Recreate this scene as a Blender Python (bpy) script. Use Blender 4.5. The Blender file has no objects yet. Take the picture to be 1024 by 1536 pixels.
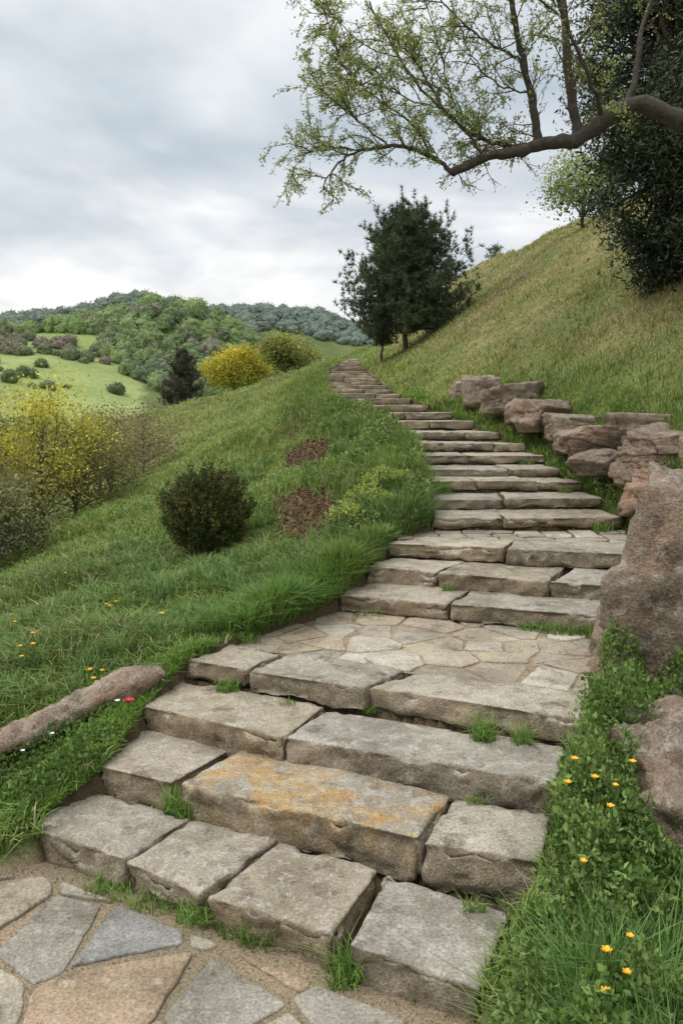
import bpy, bmesh, math, numpy as np
from mathutils import Vector
rng = np.random.default_rng(7)
scene = bpy.context.scene

# ------------------------------------------------------------------ helpers
def hsh(ix, iy, iz, s):
    n = (ix * 73856093) ^ (iy * 19349663) ^ (iz * 83492791) ^ (s * 26544357)
    n = (n ^ (n >> 13)) * 1274126177
    n = n ^ (n >> 16)
    return (n & 0xFFFFFF) / float(0xFFFFFF) * 2 - 1

def vnoise(p, s=0):
    p = np.asarray(p, float)
    i = np.floor(p).astype(np.int64)
    f = p - i
    f = f * f * (3 - 2 * f)
    r = 0
    for a in (0, 1):
        wa = f[:, 0] if a else 1 - f[:, 0]
        for b in (0, 1):
            wb = f[:, 1] if b else 1 - f[:, 1]
            for c in (0, 1):
                wc = f[:, 2] if c else 1 - f[:, 2]
                r = r + wa * wb * wc * hsh(i[:, 0] + a, i[:, 1] + b, i[:, 2] + c, s)
    return r

def fbm(p, octv=4, s=0):
    r = 0; a = 1.0; t = 0
    p = np.asarray(p, float)
    for k in range(octv):
        r = r + a * vnoise(p, s + k * 17); t += a
        a *= .5; p = p * 2.03
    return r / t

def n2(x, y, sc, s=0, o=3):
    return fbm(np.stack([x * sc, y * sc, np.zeros_like(x) + .37], 1), o, s)

def sstep(a, b, x):
    t = np.clip((x - a) / (b - a), 0, 1)
    return t * t * (3 - 2 * t)

class MB:
    def __init__(s):
        s.V = []; s.Q = []; s.T = []; s.C = []; s.n = 0
    def add(s, v, q=None, t=None, c=(.5, .5, .5)):
        v = np.asarray(v, float).reshape(-1, 3)
        c = np.asarray(c, float)
        if c.ndim == 1: c = np.tile(c, (len(v), 1))
        s.V.append(v); s.C.append(c)
        if q is not None and len(q): s.Q.append(np.asarray(q, np.int64).reshape(-1, 4) + s.n)
        if t is not None and len(t): s.T.append(np.asarray(t, np.int64).reshape(-1, 3) + s.n)
        s.n += len(v)
    def build(s, name, mat, parent=None, smooth=False):
        V = np.concatenate(s.V); C = np.concatenate(s.C)
        Q = np.concatenate(s.Q) if s.Q else np.zeros((0, 4), np.int64)
        T = np.concatenate(s.T) if s.T else np.zeros((0, 3), np.int64)
        me = bpy.data.meshes.new(name)
        me.vertices.add(len(V)); me.vertices.foreach_set('co', V.ravel().astype(np.float32))
        L = np.concatenate([Q.ravel(), T.ravel()]).astype(np.int32)
        me.loops.add(len(L)); me.loops.foreach_set('vertex_index', L)
        st = np.concatenate([np.arange(len(Q)) * 4, len(Q) * 4 + np.arange(len(T)) * 3]).astype(np.int32)
        me.polygons.add(len(st)); me.polygons.foreach_set('loop_start', st)
        me.polygons.foreach_set('use_smooth', np.full(len(st), smooth))
        me.update(calc_edges=True)
        ca = me.color_attributes.new('Col', 'FLOAT_COLOR', 'POINT')
        ca.data.foreach_set('color', np.concatenate([C, np.ones((len(C), 1))], 1).ravel().astype(np.float32))
        me.materials.append(mat)
        ob = bpy.data.objects.new(name, me)
        scene.collection.objects.link(ob)
        if parent: ob.parent = parent
        return ob

def empty(name, loc=(0, 0, 0)):
    e = bpy.data.objects.new(name, None)
    e.empty_display_size = .2
    scene.collection.objects.link(e)
    return e

def unit(v):
    return v / (np.linalg.norm(v, axis=-1, keepdims=True) + 1e-9)

def leaves(mb, P, size, col, aspect=.5, dirs=None, spread=1.0):
    P = np.asarray(P, float); N = len(P)
    size = np.broadcast_to(size, (N,)).reshape(-1, 1)
    r = rng.normal(size=(N, 3))
    d = unit(r) if dirs is None else unit(dirs + spread * r * .5)
    w = unit(np.cross(d, rng.normal(size=(N, 3))))
    nn = np.cross(d, w)
    a = P; b = P + d * size * .5 + w * size * aspect * .5 + nn * size * .08
    c = P + d * size; e = P + d * size * .5 - w * size * aspect * .5 + nn * size * .08
    V = np.stack([a, b, c, e], 1).reshape(-1, 3)
    q = np.arange(N * 4).reshape(-1, 4)
    mb.add(V, q=q, c=np.repeat(np.broadcast_to(col, (N, 3)), 4, 0))

def blades(mb, P, h, w, lean, col, tip=None, curl=.5):
    N = len(P); h = np.broadcast_to(h, (N,)).reshape(-1, 1); w = np.broadcast_to(w, (N,)).reshape(-1, 1)
    a = rng.uniform(0, 2 * np.pi, N); az = np.stack([np.cos(a), np.sin(a), 0 * a], 1)
    b = a + np.pi / 2 + rng.normal(size=N) * .6
    sd = np.stack([np.cos(b), np.sin(b), 0 * b], 1)
    l = (np.abs(rng.normal(size=(N, 1))) * lean + .1 * lean) * h
    up = np.array([[0, 0, 1.]])
    p0 = P - sd * w * .5; p1 = P + sd * w * .5
    m = P + az * l * .35 + up * h * .6
    m0 = m - sd * w * .4; m1 = m + sd * w * .4
    t = P + az * l + up * h * (1 - .25 * np.minimum(1, l / h))
    V = np.stack([p0, p1, m1, m0, t], 1).reshape(-1, 3)
    k = np.arange(N)[:, None] * 5
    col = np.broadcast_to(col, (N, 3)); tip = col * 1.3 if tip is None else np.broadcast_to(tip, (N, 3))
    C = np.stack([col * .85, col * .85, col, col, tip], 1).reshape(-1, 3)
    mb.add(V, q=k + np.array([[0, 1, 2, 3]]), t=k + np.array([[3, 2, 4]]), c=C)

def tube(mb, pts, rad, sides=7, col=(.1, .08, .06), rough=0.0):
    pts = np.asarray(pts, float); n = len(pts)
    rad = np.broadcast_to(rad, (n,))
    tg = unit(np.gradient(pts, axis=0))
    ref = np.array([.13, .97, .21]) if abs(tg[0][1]) < .8 else np.array([.97, .1, .2])
    a = unit(np.cross(tg, ref)); b = np.cross(tg, a)
    th = np.arange(sides) * 2 * np.pi / sides
    R = rad[:, None] * (1 + rough * rng.normal(size=(n, sides)))
    V = pts[:, None, :] + R[:, :, None] * (np.cos(th)[None, :, None] * a[:, None, :] + np.sin(th)[None, :, None] * b[:, None, :])
    i = np.arange(n - 1)[:, None] * sides; j = np.arange(sides)[None, :]; j2 = (j + 1) % sides
    q = np.stack([i + j, i + j2, i + sides + j2, i + sides + j], -1).reshape(-1, 4)
    mb.add(V.reshape(-1, 3), q=q, c=col)

def bend(p0, p1, n=6, arc=.1, wig=.04):
    p0 = np.asarray(p0, float); p1 = np.asarray(p1, float)
    t = np.linspace(0, 1, n)[:, None]; L = np.linalg.norm(p1 - p0)
    p = p0 + (p1 - p0) * t
    p[:, 2] += (np.sin(t[:, 0] * np.pi) * arc * L)
    w = rng.normal(size=(n, 3)) * wig * L; w[0] = 0; w[-1] = 0
    return p + w

def smooth_path(P, k=4):
    P = np.asarray(P, float); n = len(P); out = []
    for i in range(n - 1):
        a = P[max(i - 1, 0)]; b = P[i]; c = P[i + 1]; d = P[min(i + 2, n - 1)]
        for t in np.arange(k) / k:
            out.append(.5 * ((2 * b) + (-a + c) * t + (2 * a - 5 * b + 4 * c - d) * t * t + (-a + 3 * b - 3 * c + d) * t ** 3))
    out.append(P[-1])
    return np.array(out)

# ------------------------------------------------------------------ materials
def newmat(name):
    m = bpy.data.materials.new(name); m.use_nodes = True
    nt = m.node_tree; nt.nodes.clear()
    out = nt.nodes.new('ShaderNodeOutputMaterial')
    return m, nt, out
def nd(nt, t, **k):
    n = nt.nodes.new(t)
    for a, b in k.items():
        if a in n.inputs.keys(): n.inputs[a].default_value = b
        else: setattr(n, a, b)
    return n
def ln(nt, a, b): nt.links.new(a, b)
def noise(nt, vec, scale, detail=5, rough=.6):
    n = nt.nodes.new('ShaderNodeTexNoise'); n.inputs['Scale'].default_value = scale
    n.inputs['Detail'].default_value = detail; n.inputs['Roughness'].default_value = rough
    ln(nt, vec, n.inputs['Vector']); return n.outputs['Fac']
def mr(nt, x, a, b, c, d):
    n = nt.nodes.new('ShaderNodeMapRange'); ln(nt, x, n.inputs[0])
    for i, v in enumerate((a, b, c, d)): n.inputs[i + 1].default_value = v
    return n.outputs[0]
def mixc(nt, f, a, b, mode='MIX'):
    n = nt.nodes.new('ShaderNodeMix'); n.data_type = 'RGBA'; n.blend_type = mode
    for s, v in ((n.inputs[0], f), (n.inputs[6], a), (n.inputs[7], b)):
        if hasattr(v, 'links'): ln(nt, v, s)
        else:
            s.default_value = v if isinstance(v, (int, float)) else (*v, 1)
    return n.outputs[2]
def mth(nt, op, a, b=0.0):
    n = nt.nodes.new('ShaderNodeMath'); n.operation = op
    for s, v in ((n.inputs[0], a), (n.inputs[1], b)):
        if hasattr(v, 'links'): ln(nt, v, s)
        else: s.default_value = v
    return n.outputs[0]
def colattr(nt):
    a = nt.nodes.new('ShaderNodeAttribute'); a.attribute_name = 'Col'; return a.outputs['Color']

def foliage_mat(name, trans=.35, rough=.6, tint=(1.25, 1.2, .7)):
    m, nt, out = newmat(name)
    c = colattr(nt)
    p = nd(nt, 'ShaderNodeBsdfPrincipled', Roughness=rough); p.inputs['Specular IOR Level'].default_value = .3
    ln(nt, c, p.inputs['Base Color'])
    if trans == 0:
        ln(nt, p.outputs[0], out.inputs[0]); return m
    t = nd(nt, 'ShaderNodeBsdfTranslucent')
    ln(nt, mixc(nt, 1.0, c, tint, 'MULTIPLY'), t.inputs['Color'])
    mx = nd(nt, 'ShaderNodeMixShader'); mx.inputs[0].default_value = trans
    ln(nt, p.outputs[0], mx.inputs[1]); ln(nt, t.outputs[0], mx.inputs[2]); ln(nt, mx.outputs[0], out.inputs[0])
    return m

def stone_mat(name, lichen=(.54, .51, .45), lich_amt=.6, stain=(.09, .07, .045), bump=.8, ochre=0.0, sc=1.0, side=.7, lo=(.56, .53, .48), hi=(1.25, 1.22, 1.17), warm=0.0, moss=.35):
    m, nt, out = newmat(name)
    tc = nd(nt, 'ShaderNodeTexCoord').outputs['Object']
    c = colattr(nt)
    big = noise(nt, tc, 2.6 * sc, 5, .65); fine = noise(nt, tc, 85 * sc, 3, .75); mid = noise(nt, tc, 14 * sc, 5, .7)
    col = mixc(nt, 1.0, c, mixc(nt, mr(nt, big, .3, .7, 0, 1), lo, hi), 'MULTIPLY')
    if warm > 0:
        col = mixc(nt, mr(nt, noise(nt, tc, 3.7, 4, .6), .48, .62, 0, warm), col, (.38, .22, .13))
    col = mixc(nt, mth(nt, 'MULTIPLY', mr(nt, mid, .52, .62, 0, 1), lich_amt), col, lichen)
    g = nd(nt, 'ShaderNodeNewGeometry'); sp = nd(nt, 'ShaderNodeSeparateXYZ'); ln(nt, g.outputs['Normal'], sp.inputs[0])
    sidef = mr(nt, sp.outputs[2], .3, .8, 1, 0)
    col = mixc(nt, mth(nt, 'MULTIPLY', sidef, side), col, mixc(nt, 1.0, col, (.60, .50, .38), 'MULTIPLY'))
    st = noise(nt, tc, 5.5 * sc, 6, .75)
    col = mixc(nt, mth(nt, 'MULTIPLY', mr(nt, st, .55, .66, 0, 1), .65), col, stain)
    col = mixc(nt, mth(nt, 'MULTIPLY', mr(nt, st, .44, .34, 0, 1), moss), col, (.16, .15, .07))
    if ochre > 0:
        oc = noise(nt, tc, 6, 5, .7)
        oc2 = mth(nt, 'MULTIPLY', mr(nt, oc, .42, .60, 0, ochre), mr(nt, sp.outputs[2], .2, .8, .3, 1))
        col = mixc(nt, oc2, col, mixc(nt, mr(nt, mid, .4, .6, 0, 1), (.48, .27, .08), (.50, .40, .24)))
    col = mixc(nt, 1.0, col, mixc(nt, mr(nt, fine, .3, .7, 0, 1), (.58, .58, .58), (1.4, 1.4, 1.4)), 'MULTIPLY')
    h = mth(nt, 'ADD', mth(nt, 'MULTIPLY', fine, .6), mth(nt, 'MULTIPLY', mid, 1.2))
    b = nd(nt, 'ShaderNodeBump', Strength=bump, Distance=.025 / sc); ln(nt, h, b.inputs['Height'])
    p = nd(nt, 'ShaderNodeBsdfPrincipled', Roughness=.88); p.inputs['Specular IOR Level'].default_value = .25
    ln(nt, col, p.inputs['Base Color']); ln(nt, b.outputs[0], p.inputs['Normal']); ln(nt, p.outputs[0], out.inputs[0])
    return m

def ground_mat():
    m, nt, out = newmat('ground_soil_grass')
    tc = nd(nt, 'ShaderNodeTexCoord').outputs['Object']
    c = colattr(nt)
    a = noise(nt, tc, 1.2, 5, .7); b2 = noise(nt, tc, 90, 3, .8); d = noise(nt, tc, .08, 5, .6)
    col = mixc(nt, 1.0, c, mixc(nt, mr(nt, a, .3, .7, 0, 1), (.7, .75, .7), (1.3, 1.2, 1.2)), 'MULTIPLY')
    col = mixc(nt, 1.0, col, mixc(nt, mr(nt, b2, .35, .65, 0, 1), (.6, .6, .6), (1.4, 1.4, 1.4)), 'MULTIPLY')
    col = mixc(nt, 1.0, col, mixc(nt, mr(nt, d, .35, .65, 0, 1), (.82, .86, .8), (1.15, 1.1, 1.1)), 'MULTIPLY')
    b = nd(nt, 'ShaderNodeBump', Strength=.8, Distance=.015); ln(nt, mth(nt, 'ADD', b2, mth(nt, 'MULTIPLY', a, .6)), b.inputs['Height'])
    p = nd(nt, 'ShaderNodeBsdfPrincipled', Roughness=.95); p.inputs['Specular IOR Level'].default_value = .15
    ln(nt, col, p.inputs['Base Color']); ln(nt, b.outputs[0], p.inputs['Normal']); ln(nt, p.outputs[0], out.inputs[0])
    return m

def bark_mat():
    m, nt, out = newmat('bark')
    tc = nd(nt, 'ShaderNodeTexCoord').outputs['Object']
    c = colattr(nt); a = noise(nt, tc, 18, 5, .7); mo = noise(nt, tc, 4, 3, .6)
    col = mixc(nt, 1.0, c, mixc(nt, mr(nt, a, .3, .7, 0, 1), (.4, .4, .4), (1.6, 1.6, 1.55)), 'MULTIPLY')
    col = mixc(nt, mr(nt, mo, .52, .65, 0, .5), col, (.06, .065, .03))
    b = nd(nt, 'ShaderNodeBump', Strength=1.0, Distance=.03); ln(nt, a, b.inputs['Height'])
    p = nd(nt, 'ShaderNodeBsdfPrincipled', Roughness=.9)
    ln(nt, col, p.inputs['Base Color']); ln(nt, b.outputs[0], p.inputs['Normal']); ln(nt, p.outputs[0], out.inputs[0])
    return m

M_grass = foliage_mat('grass_blades', .3, .55)
M_leaf = foliage_mat('leaves', .3, .55)
M_dark = foliage_mat('conifer_needles', 0, .6)
M_far = foliage_mat('distant_leaves', 0, .85)
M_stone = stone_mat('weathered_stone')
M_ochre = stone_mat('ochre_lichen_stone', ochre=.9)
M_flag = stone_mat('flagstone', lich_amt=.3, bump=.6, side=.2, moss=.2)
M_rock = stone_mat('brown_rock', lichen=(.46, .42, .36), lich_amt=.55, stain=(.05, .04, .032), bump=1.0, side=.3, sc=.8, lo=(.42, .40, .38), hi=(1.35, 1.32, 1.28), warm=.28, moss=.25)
M_ground = ground_mat()
M_bark = bark_mat()
m, nt, out = newmat('petals'); p = nd(nt, 'ShaderNodeBsdfPrincipled', Roughness=.5); ln(nt, colattr(nt), p.inputs['Base Color']); ln(nt, p.outputs[0], out.inputs[0]); M_petal = m

# ------------------------------------------------------------------ stairs layout (metres)
S = [(-1.43, 3.61, .44, 2.59, .125), (-1.18, 3.92, .78, 3.08, .25), (-1.09, 4.38, .96, 3.50, .375), (-.94, 4.80, 1.20, 3.855, .5),
     (-.035, 5.91, 1.81, 5.30, .625), (.19, 6.36, 2.02, 5.64, .75), (.37, 6.72, 2.37, 6.17, .875)]
yy = [7.4, 8.0, 8.6, 9.2, 9.9, 10.6, 11.4, 12.2, 13.1, 14, 15, 16, 17, 18.2, 19.4, 20.7, 22, 23.4, 25, 27, 29, 32, 36, 40, 45]
LX = [.84, .89, .96, .95, .94, .89, .72, .5, .25, .0, -.15, -.2, -.24, -.29, -.34, -.38, -.4, -.39, -.33, -.27, -.17, -.05, .09, .2, .38]
RX = [2.64, 2.63, 2.65, 2.54, 2.53, 2.45, 2.29, 2.05, 1.84, 1.52, 1.3, 1.18, 1.06, 1.03, .97, .92, .85, .78, .75, .75, .73, .75, .78, .82, .94]
ZZ = [1.0, 1.11, 1.23, 1.32, 1.437, 1.556, 1.685, 1.826, 1.967, 2.094, 2.21, 2.32, 2.44, 2.56, 2.7, 2.85, 2.99, 3.136, 3.3, 3.47, 3.65, 3.9, 4.23, 4.54, 4.94]
for i in range(10): S.append((LX[i], yy[i], RX[i], yy[i] + rng.uniform(-.05, .05), ZZ[i]))
z = ZZ[10]
while z < 4.95:
    y = float(np.interp(z, ZZ, yy)); S.append((float(np.interp(y, yy, LX)), y, float(np.interp(y, yy, RX)), y + rng.uniform(-.06, .06), z)); z += .118
NS = len(S)
QUADS = []
for i in range(NS - 1):
    a = S[i]; b = S[i + 1]
    QUADS.append((np.array([(a[0], a[1]), (a[2], a[3]), (b[2], b[3]), (b[0], b[1])]), a[4]))
a = S[-1]; QUADS.append((np.array([(a[0], a[1]), (a[2], a[3]), (a[2], a[3] + .6), (a[0], a[1] + .6)]), a[4]))

def in_stairs(x, y, pad=0.0):
    r = np.full(len(x), -1)
    for k, (q, z) in enumerate(QUADS):
        ins = np.ones(len(x), bool)
        for j in range(4):
            p = q[j]; d = q[(j + 1) % 4] - p; L = np.hypot(*d) + 1e-9
            side = (d[0] * (y - p[1]) - d[1] * (x - p[0])) / L
            ins &= side > (-pad if j in (1, 3) else -.001)
        r[ins] = k
    return r
def in_paving(x, y):
    d = np.array([S[0][2] - S[0][0], S[0][3] - S[0][1]]); p = S[0]
    side = d[0] * (y - p[1]) - d[1] * (x - p[0])
    return (side < .02) & (x < .50 + .06 * np.sin(y * 7)) & (y < 3.5 + .05 * np.sin(x * 9))

# ------------------------------------------------------------------ terrain
CP = []
for s in S:
    CP.append((s[0] - .18, s[1] + .12, s[4] - .02)); CP.append((s[2] + .22, s[3] + .12, s[4] + .0))
CP += [(-1.5, 3.2, 0), (-2.5, 3.3, 0), (-1, 2.5, 0), (0, 2, 0), (-2, 1, 0), (0, -2, 0), (-4, 0, -.2), (.7, 2.2, .02), (.3, .5, 0), (-6, -5, -.6),
       (-1.7, 3.75, .06), (-1.76, 4.3, .2), (-1.3, 4.5, .33), (-2.0, 4.67, .3), (-2.75, 6.4, .2), (-4.0, 9.4, 0), (-1.44, 5.5, .45), (-2.1, 8, .43), (-3.0, 11, .36), (-3.5, 13.5, .40),
       (-1.44, 8.5, .42), (-.39, 7.5, .72), (-.6, 6.3, .56), (-3.96, 26, 1.24), (-4.4, 17, .43), (-4.5, 13, .1), (-4.8, 22, .5), (-1.3, 14, 1.0), (-1.04, 20, 1.62), (-1.8, 35, 2.8), (-7.1, 40, 2.05),
       (-12.4, 42, 1.1), (-7.3, 32, 1.0), (-7, 27, .2), (-6, 8, -1.2), (-6.2, 11, -1.1), (-7.5, 15, -1.5), (-9, 21, -1.3), (-12, 28, -1.3), (-17, 36, -1.8), (-22, 46, -3), (-12, 10, -4), (-14, 0, -4),
       (-25, 25, -8), (-30, 45, -8), (-25, 5, -8), (-8.9, 46, 2.35), (-4.5, 48, 3.5), (-2, 52, 4.2),
       (3.3, 8, 1.75), (3.5, 7, 1.5), (3.3, 10, 2.1), (3.2, 11.5, 2.35), (3.0, 13, 2.5), (2.6, 15, 2.8), (2.2, 18, 3.2), (5, 8, 3.0), (5, 12, 3.9), (8.6, 20, 7.8), (8.4, 24, 8.1), (8, 30, 8.8), (7.5, 36, 9.1), (6.4, 43, 9.2),
       (5.1, 48, 7.8), (3.5, 54, 6.3), (1.6, 58, 5.4), (14, 22, 9.5), (14, 30, 9.5), (13, 40, 9.2), (10, 50, 7), (6, 60, 5.5), (9, 12, 6.8), (9, 6, 5.8), (14, 12, 9), (1.9, 25, 3.8), (1.8, 22, 3.45), (2.4, 30, 4.6), (2.6, 38, 5.6), (4.5, 20, 5.0), (4.6, 28, 6.2), (4.5, 36, 7.3),
       (1.0, 2.5, .04), (1.35, 3.1, .10), (2.5, 3, .4), (2.5, 5, .9), (4, 4, 1.6), (1.35, 3.7, .26), (1.55, 4.3, .42), (2.6, 6, 1.2), (1.2, 1.2, .05), (3, 0, .8), (8, 0, 4), (5, -5, 2), (2.2, 4.0, .4)]
FP = [(-40, 60, -12), (-60, 60, -12), (-25, 60, -8), (-12, 60, .5), (-8, 60, 3), (-60, 30, -14), (-100, 60, -14), (-30, 85, -9), (-50, 90, -8), (-12, 85, -2), (-3, 85, 3), (4, 90, 3.5), (-56, 130, 4), (-35, 130, 0), (-20, 130, -1), (-4, 130, 2), (-69, 160, 11.4), (-53, 160, 9.4), (-40, 160, 4), (-27, 160, 2), (-10, 160, 2),
      (-81, 190, 18), (-67, 190, 19), (-50, 190, 14), (-30, 190, 9), (-12, 190, 5), (-54, 230, 30), (-44, 230, 31), (-32, 230, 26), (-20, 230, 17), (-10, 230, 9), (-75, 230, 22), (-99, 230, 17), (5, 230, 6), (-60, 280, 14), (-100, 280, 12), (-20, 280, 6),
      (-150, 350, 38), (-120, 350, 42), (-90, 350, 48), (-75, 350, 42), (-60, 350, 27), (-30, 350, 20), (-50, 450, 56), (-25, 450, 55), (-5, 450, 52), (15, 450, 44), (50, 450, 36), (-200, 450, 38), (0, 600, 26), (-200, 600, 26), (100, 600, 26),
      (15, 60, 7), (40, 60, 12), (30, 30, 12), (60, 100, 12), (20, 130, 6), (60, 250, 12), (150, 300, 20), (60, 0, 12), (0, -60, -2), (-60, -60, -14), (100, -60, 14), (-200, 200, 10), (-150, 0, -10)]
FP += [c for c in CP if c[1] > 26 or c[0] < -7]
def rbf_fit(P, c):
    P = np.array(P, float); X = P[:, :2]; n = len(P)
    D = np.sqrt(((X[:, None] - X[None]) ** 2).sum(-1) + c * c)
    A = np.zeros((n + 3, n + 3)); A[:n, :n] = D - np.eye(n) * .01; A[:n, n] = 1; A[:n, n + 1:] = X; A[n, :n] = 1; A[n + 1:, :n] = X.T
    w = np.linalg.solve(A, np.concatenate([P[:, 2], [0, 0, 0]]))
    def f(x, y):
        o = np.empty(len(x))
        for k in range(0, len(x), 20000):
            xs = x[k:k + 20000]; ys = y[k:k + 20000]
            d = np.sqrt((xs[:, None] - X[None, :, 0]) ** 2 + (ys[:, None] - X[None, :, 1]) ** 2 + c * c)
            o[k:k + 20000] = d @ w[:n] + w[n] + w[n + 1] * xs + w[n + 2] * ys
        return o
    return f
f_near = rbf_fit(CP, .35); f_far = rbf_fit(FP, 14)
def G(x, y, stairs=True):
    x = np.asarray(x, float).ravel(); y = np.asarray(y, float).ravel()
    r = np.sqrt((x * 1.1) ** 2 + (y - 8) ** 2)
    w = sstep(34, 52, r)
    zn = np.where(w < 1, f_near(x, y), 0); zf = np.clip(f_far(x, y), -25, 75)
    R = np.hypot(x, y)
    zf = zf * (1 - sstep(550, 1100, R)) + 8 * sstep(550, 1100, R) + fbm(np.stack([x * .03, y * .03, 0 * x], 1), 3, 5) * 2.5 * sstep(60, 200, R)
    z = zn * (1 - w) + zf * w
    z = z + .05 * fbm(np.stack([x * .9, y * .9, 0 * x], 1), 3, 9) * sstep(3, 6, y) * sstep(.15, .6, np.abs(x - .8) - .6)
    z = z + .28 * fbm(np.stack([x * .55, y * .35, 0 * x], 1), 4, 19) * sstep(3.4, 5, x) * sstep(8, 12, y)
    z = z + .12 * fbm(np.stack([x * .6, y * .6, 0 * x], 1), 3, 29) * sstep(-1.2, -2, x) * sstep(5, 8, y)
    z = np.where(in_paving(x, y), 0.0, z)
    if stairs:
        k = in_stairs(x, y, .0)
        zz = np.array([q[1] for q in QUADS])[np.maximum(k, 0)]
        z = np.where(k >= 0, zz - .13, z)
    return z

MUL = [(-.34, 8.6, .50, 1.25), (-.48, 11.6, .36, 1.0), (-.66, 15.0, .42, 1.6)]
def mulch(x, y):
    m = np.zeros(len(x))
    for cx, cy, rx, ry in MUL:
        d = np.sqrt(((x - cx) / rx) ** 2 + ((y - cy) / ry) ** 2) + .8 * n2(x, y, 3.2, 3)
        m = np.maximum(m, 1 - sstep(.6, 1.1, d))
    return m
def Rx(y): return np.interp(y, [2.5, 3, 3.5, 3.9, 5.3, 5.64, 6.2] + yy, [.44, .78, .96, 1.2, 1.81, 2.02, 2.37] + RX)
def Lx(y): return np.interp(y, [3.6, 3.9, 4.4, 4.8, 5.9, 6.36, 6.72] + yy, [-1.43, -1.18, -1.09, -.94, -.035, .19, .37] + LX)
A_ = np.array
def grass_col(x, y):
    n = n2(x, y, .7, 1)[:, None]; nn = n2(x, y, .13, 2)[:, None]; n3 = n2(x, y, 3.1, 8)[:, None]
    base = A_([.165, .245, .06]) * (1 + .45 * n) + A_([.17, .11, .05]) * np.clip(nn + .12 + .7 * n3, 0, 1)
    dry = A_([.37, .335, .175]); ol = A_([.19, .24, .08])
    right = sstep(.5, 2.2, x - Rx(y))[:, None] * sstep(6, 9, y)[:, None]
    nb = n2(x, y, .28, 77)[:, None]
    up = np.clip(.36 + .6 * n + .6 * n3 + 1.2 * nb + .012 * (y[:, None] - 12), 0, 1)
    rc = ol * (1 - up) + dry * up
    br = np.clip(n2(x, y, .45, 91) * 2.6 - .4, 0, 1)[:, None]; rc = rc * (1 - .7 * br) + A_([.22, .165, .10]) * .7 * br
    low = (sstep(13, 6, y) * sstep(2.6, 4, x))[:, None]
    rc = rc * (1 - .7 * low) + A_([.14, .22, .055]) * .7 * low
    c = base * (1 - right) + rc * right
    far = (sstep(9, 26, y) * (x < Lx(y) - .3))[:, None]
    return c * (1 - far * .6) + (A_([.245, .29, .105]) * (1 + .35 * n + .2 * n3)) * far * .6

tx = np.linspace(-1, 1, 520); gx = .74 * np.sinh(9 * tx)
ty = np.linspace(math.asinh(-60 / .74) / 9, 1, 640); gy = 5 + .74 * np.sinh(9 * ty)
X, Y = np.meshgrid(gx, gy); X = X.ravel(); Y = Y.ravel(); Z = G(X, Y)
far_r = np.hypot(X, Y)
C = grass_col(X, Y) * .62
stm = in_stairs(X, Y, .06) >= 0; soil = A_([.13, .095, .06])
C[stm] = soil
pv = in_paving(X, Y); C[pv] = A_([.34, .275, .20])
mm = mulch(X, Y)[:, None]; C = C * (1 - mm) + A_([.12, .065, .045]) * mm
fm = sstep(55, 90, far_r)[:, None]
field = A_([.25, .32, .12]) + A_([.10, .06, .05]) * n2(X, Y, .03, 4)[:, None]
forest = ((Y > 196) | (X / np.maximum(Y, 1) > -.25))[:, None]
C = C * (1 - fm) + np.where(forest, A_([.12, .16, .06]), field) * fm
nx, ny = len(gx), len(gy)
i = np.arange(ny - 1)[:, None] * nx; j = np.arange(nx - 1)[None]
q = np.stack([i + j, i + j + 1, i + j + 1 + nx, i + j + nx], -1).reshape(-1, 4)
mb = MB(); mb.add(np.stack([X, Y, Z], 1), q=q, c=C); mb.build('ground_terrain', M_ground, smooth=True)

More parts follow.
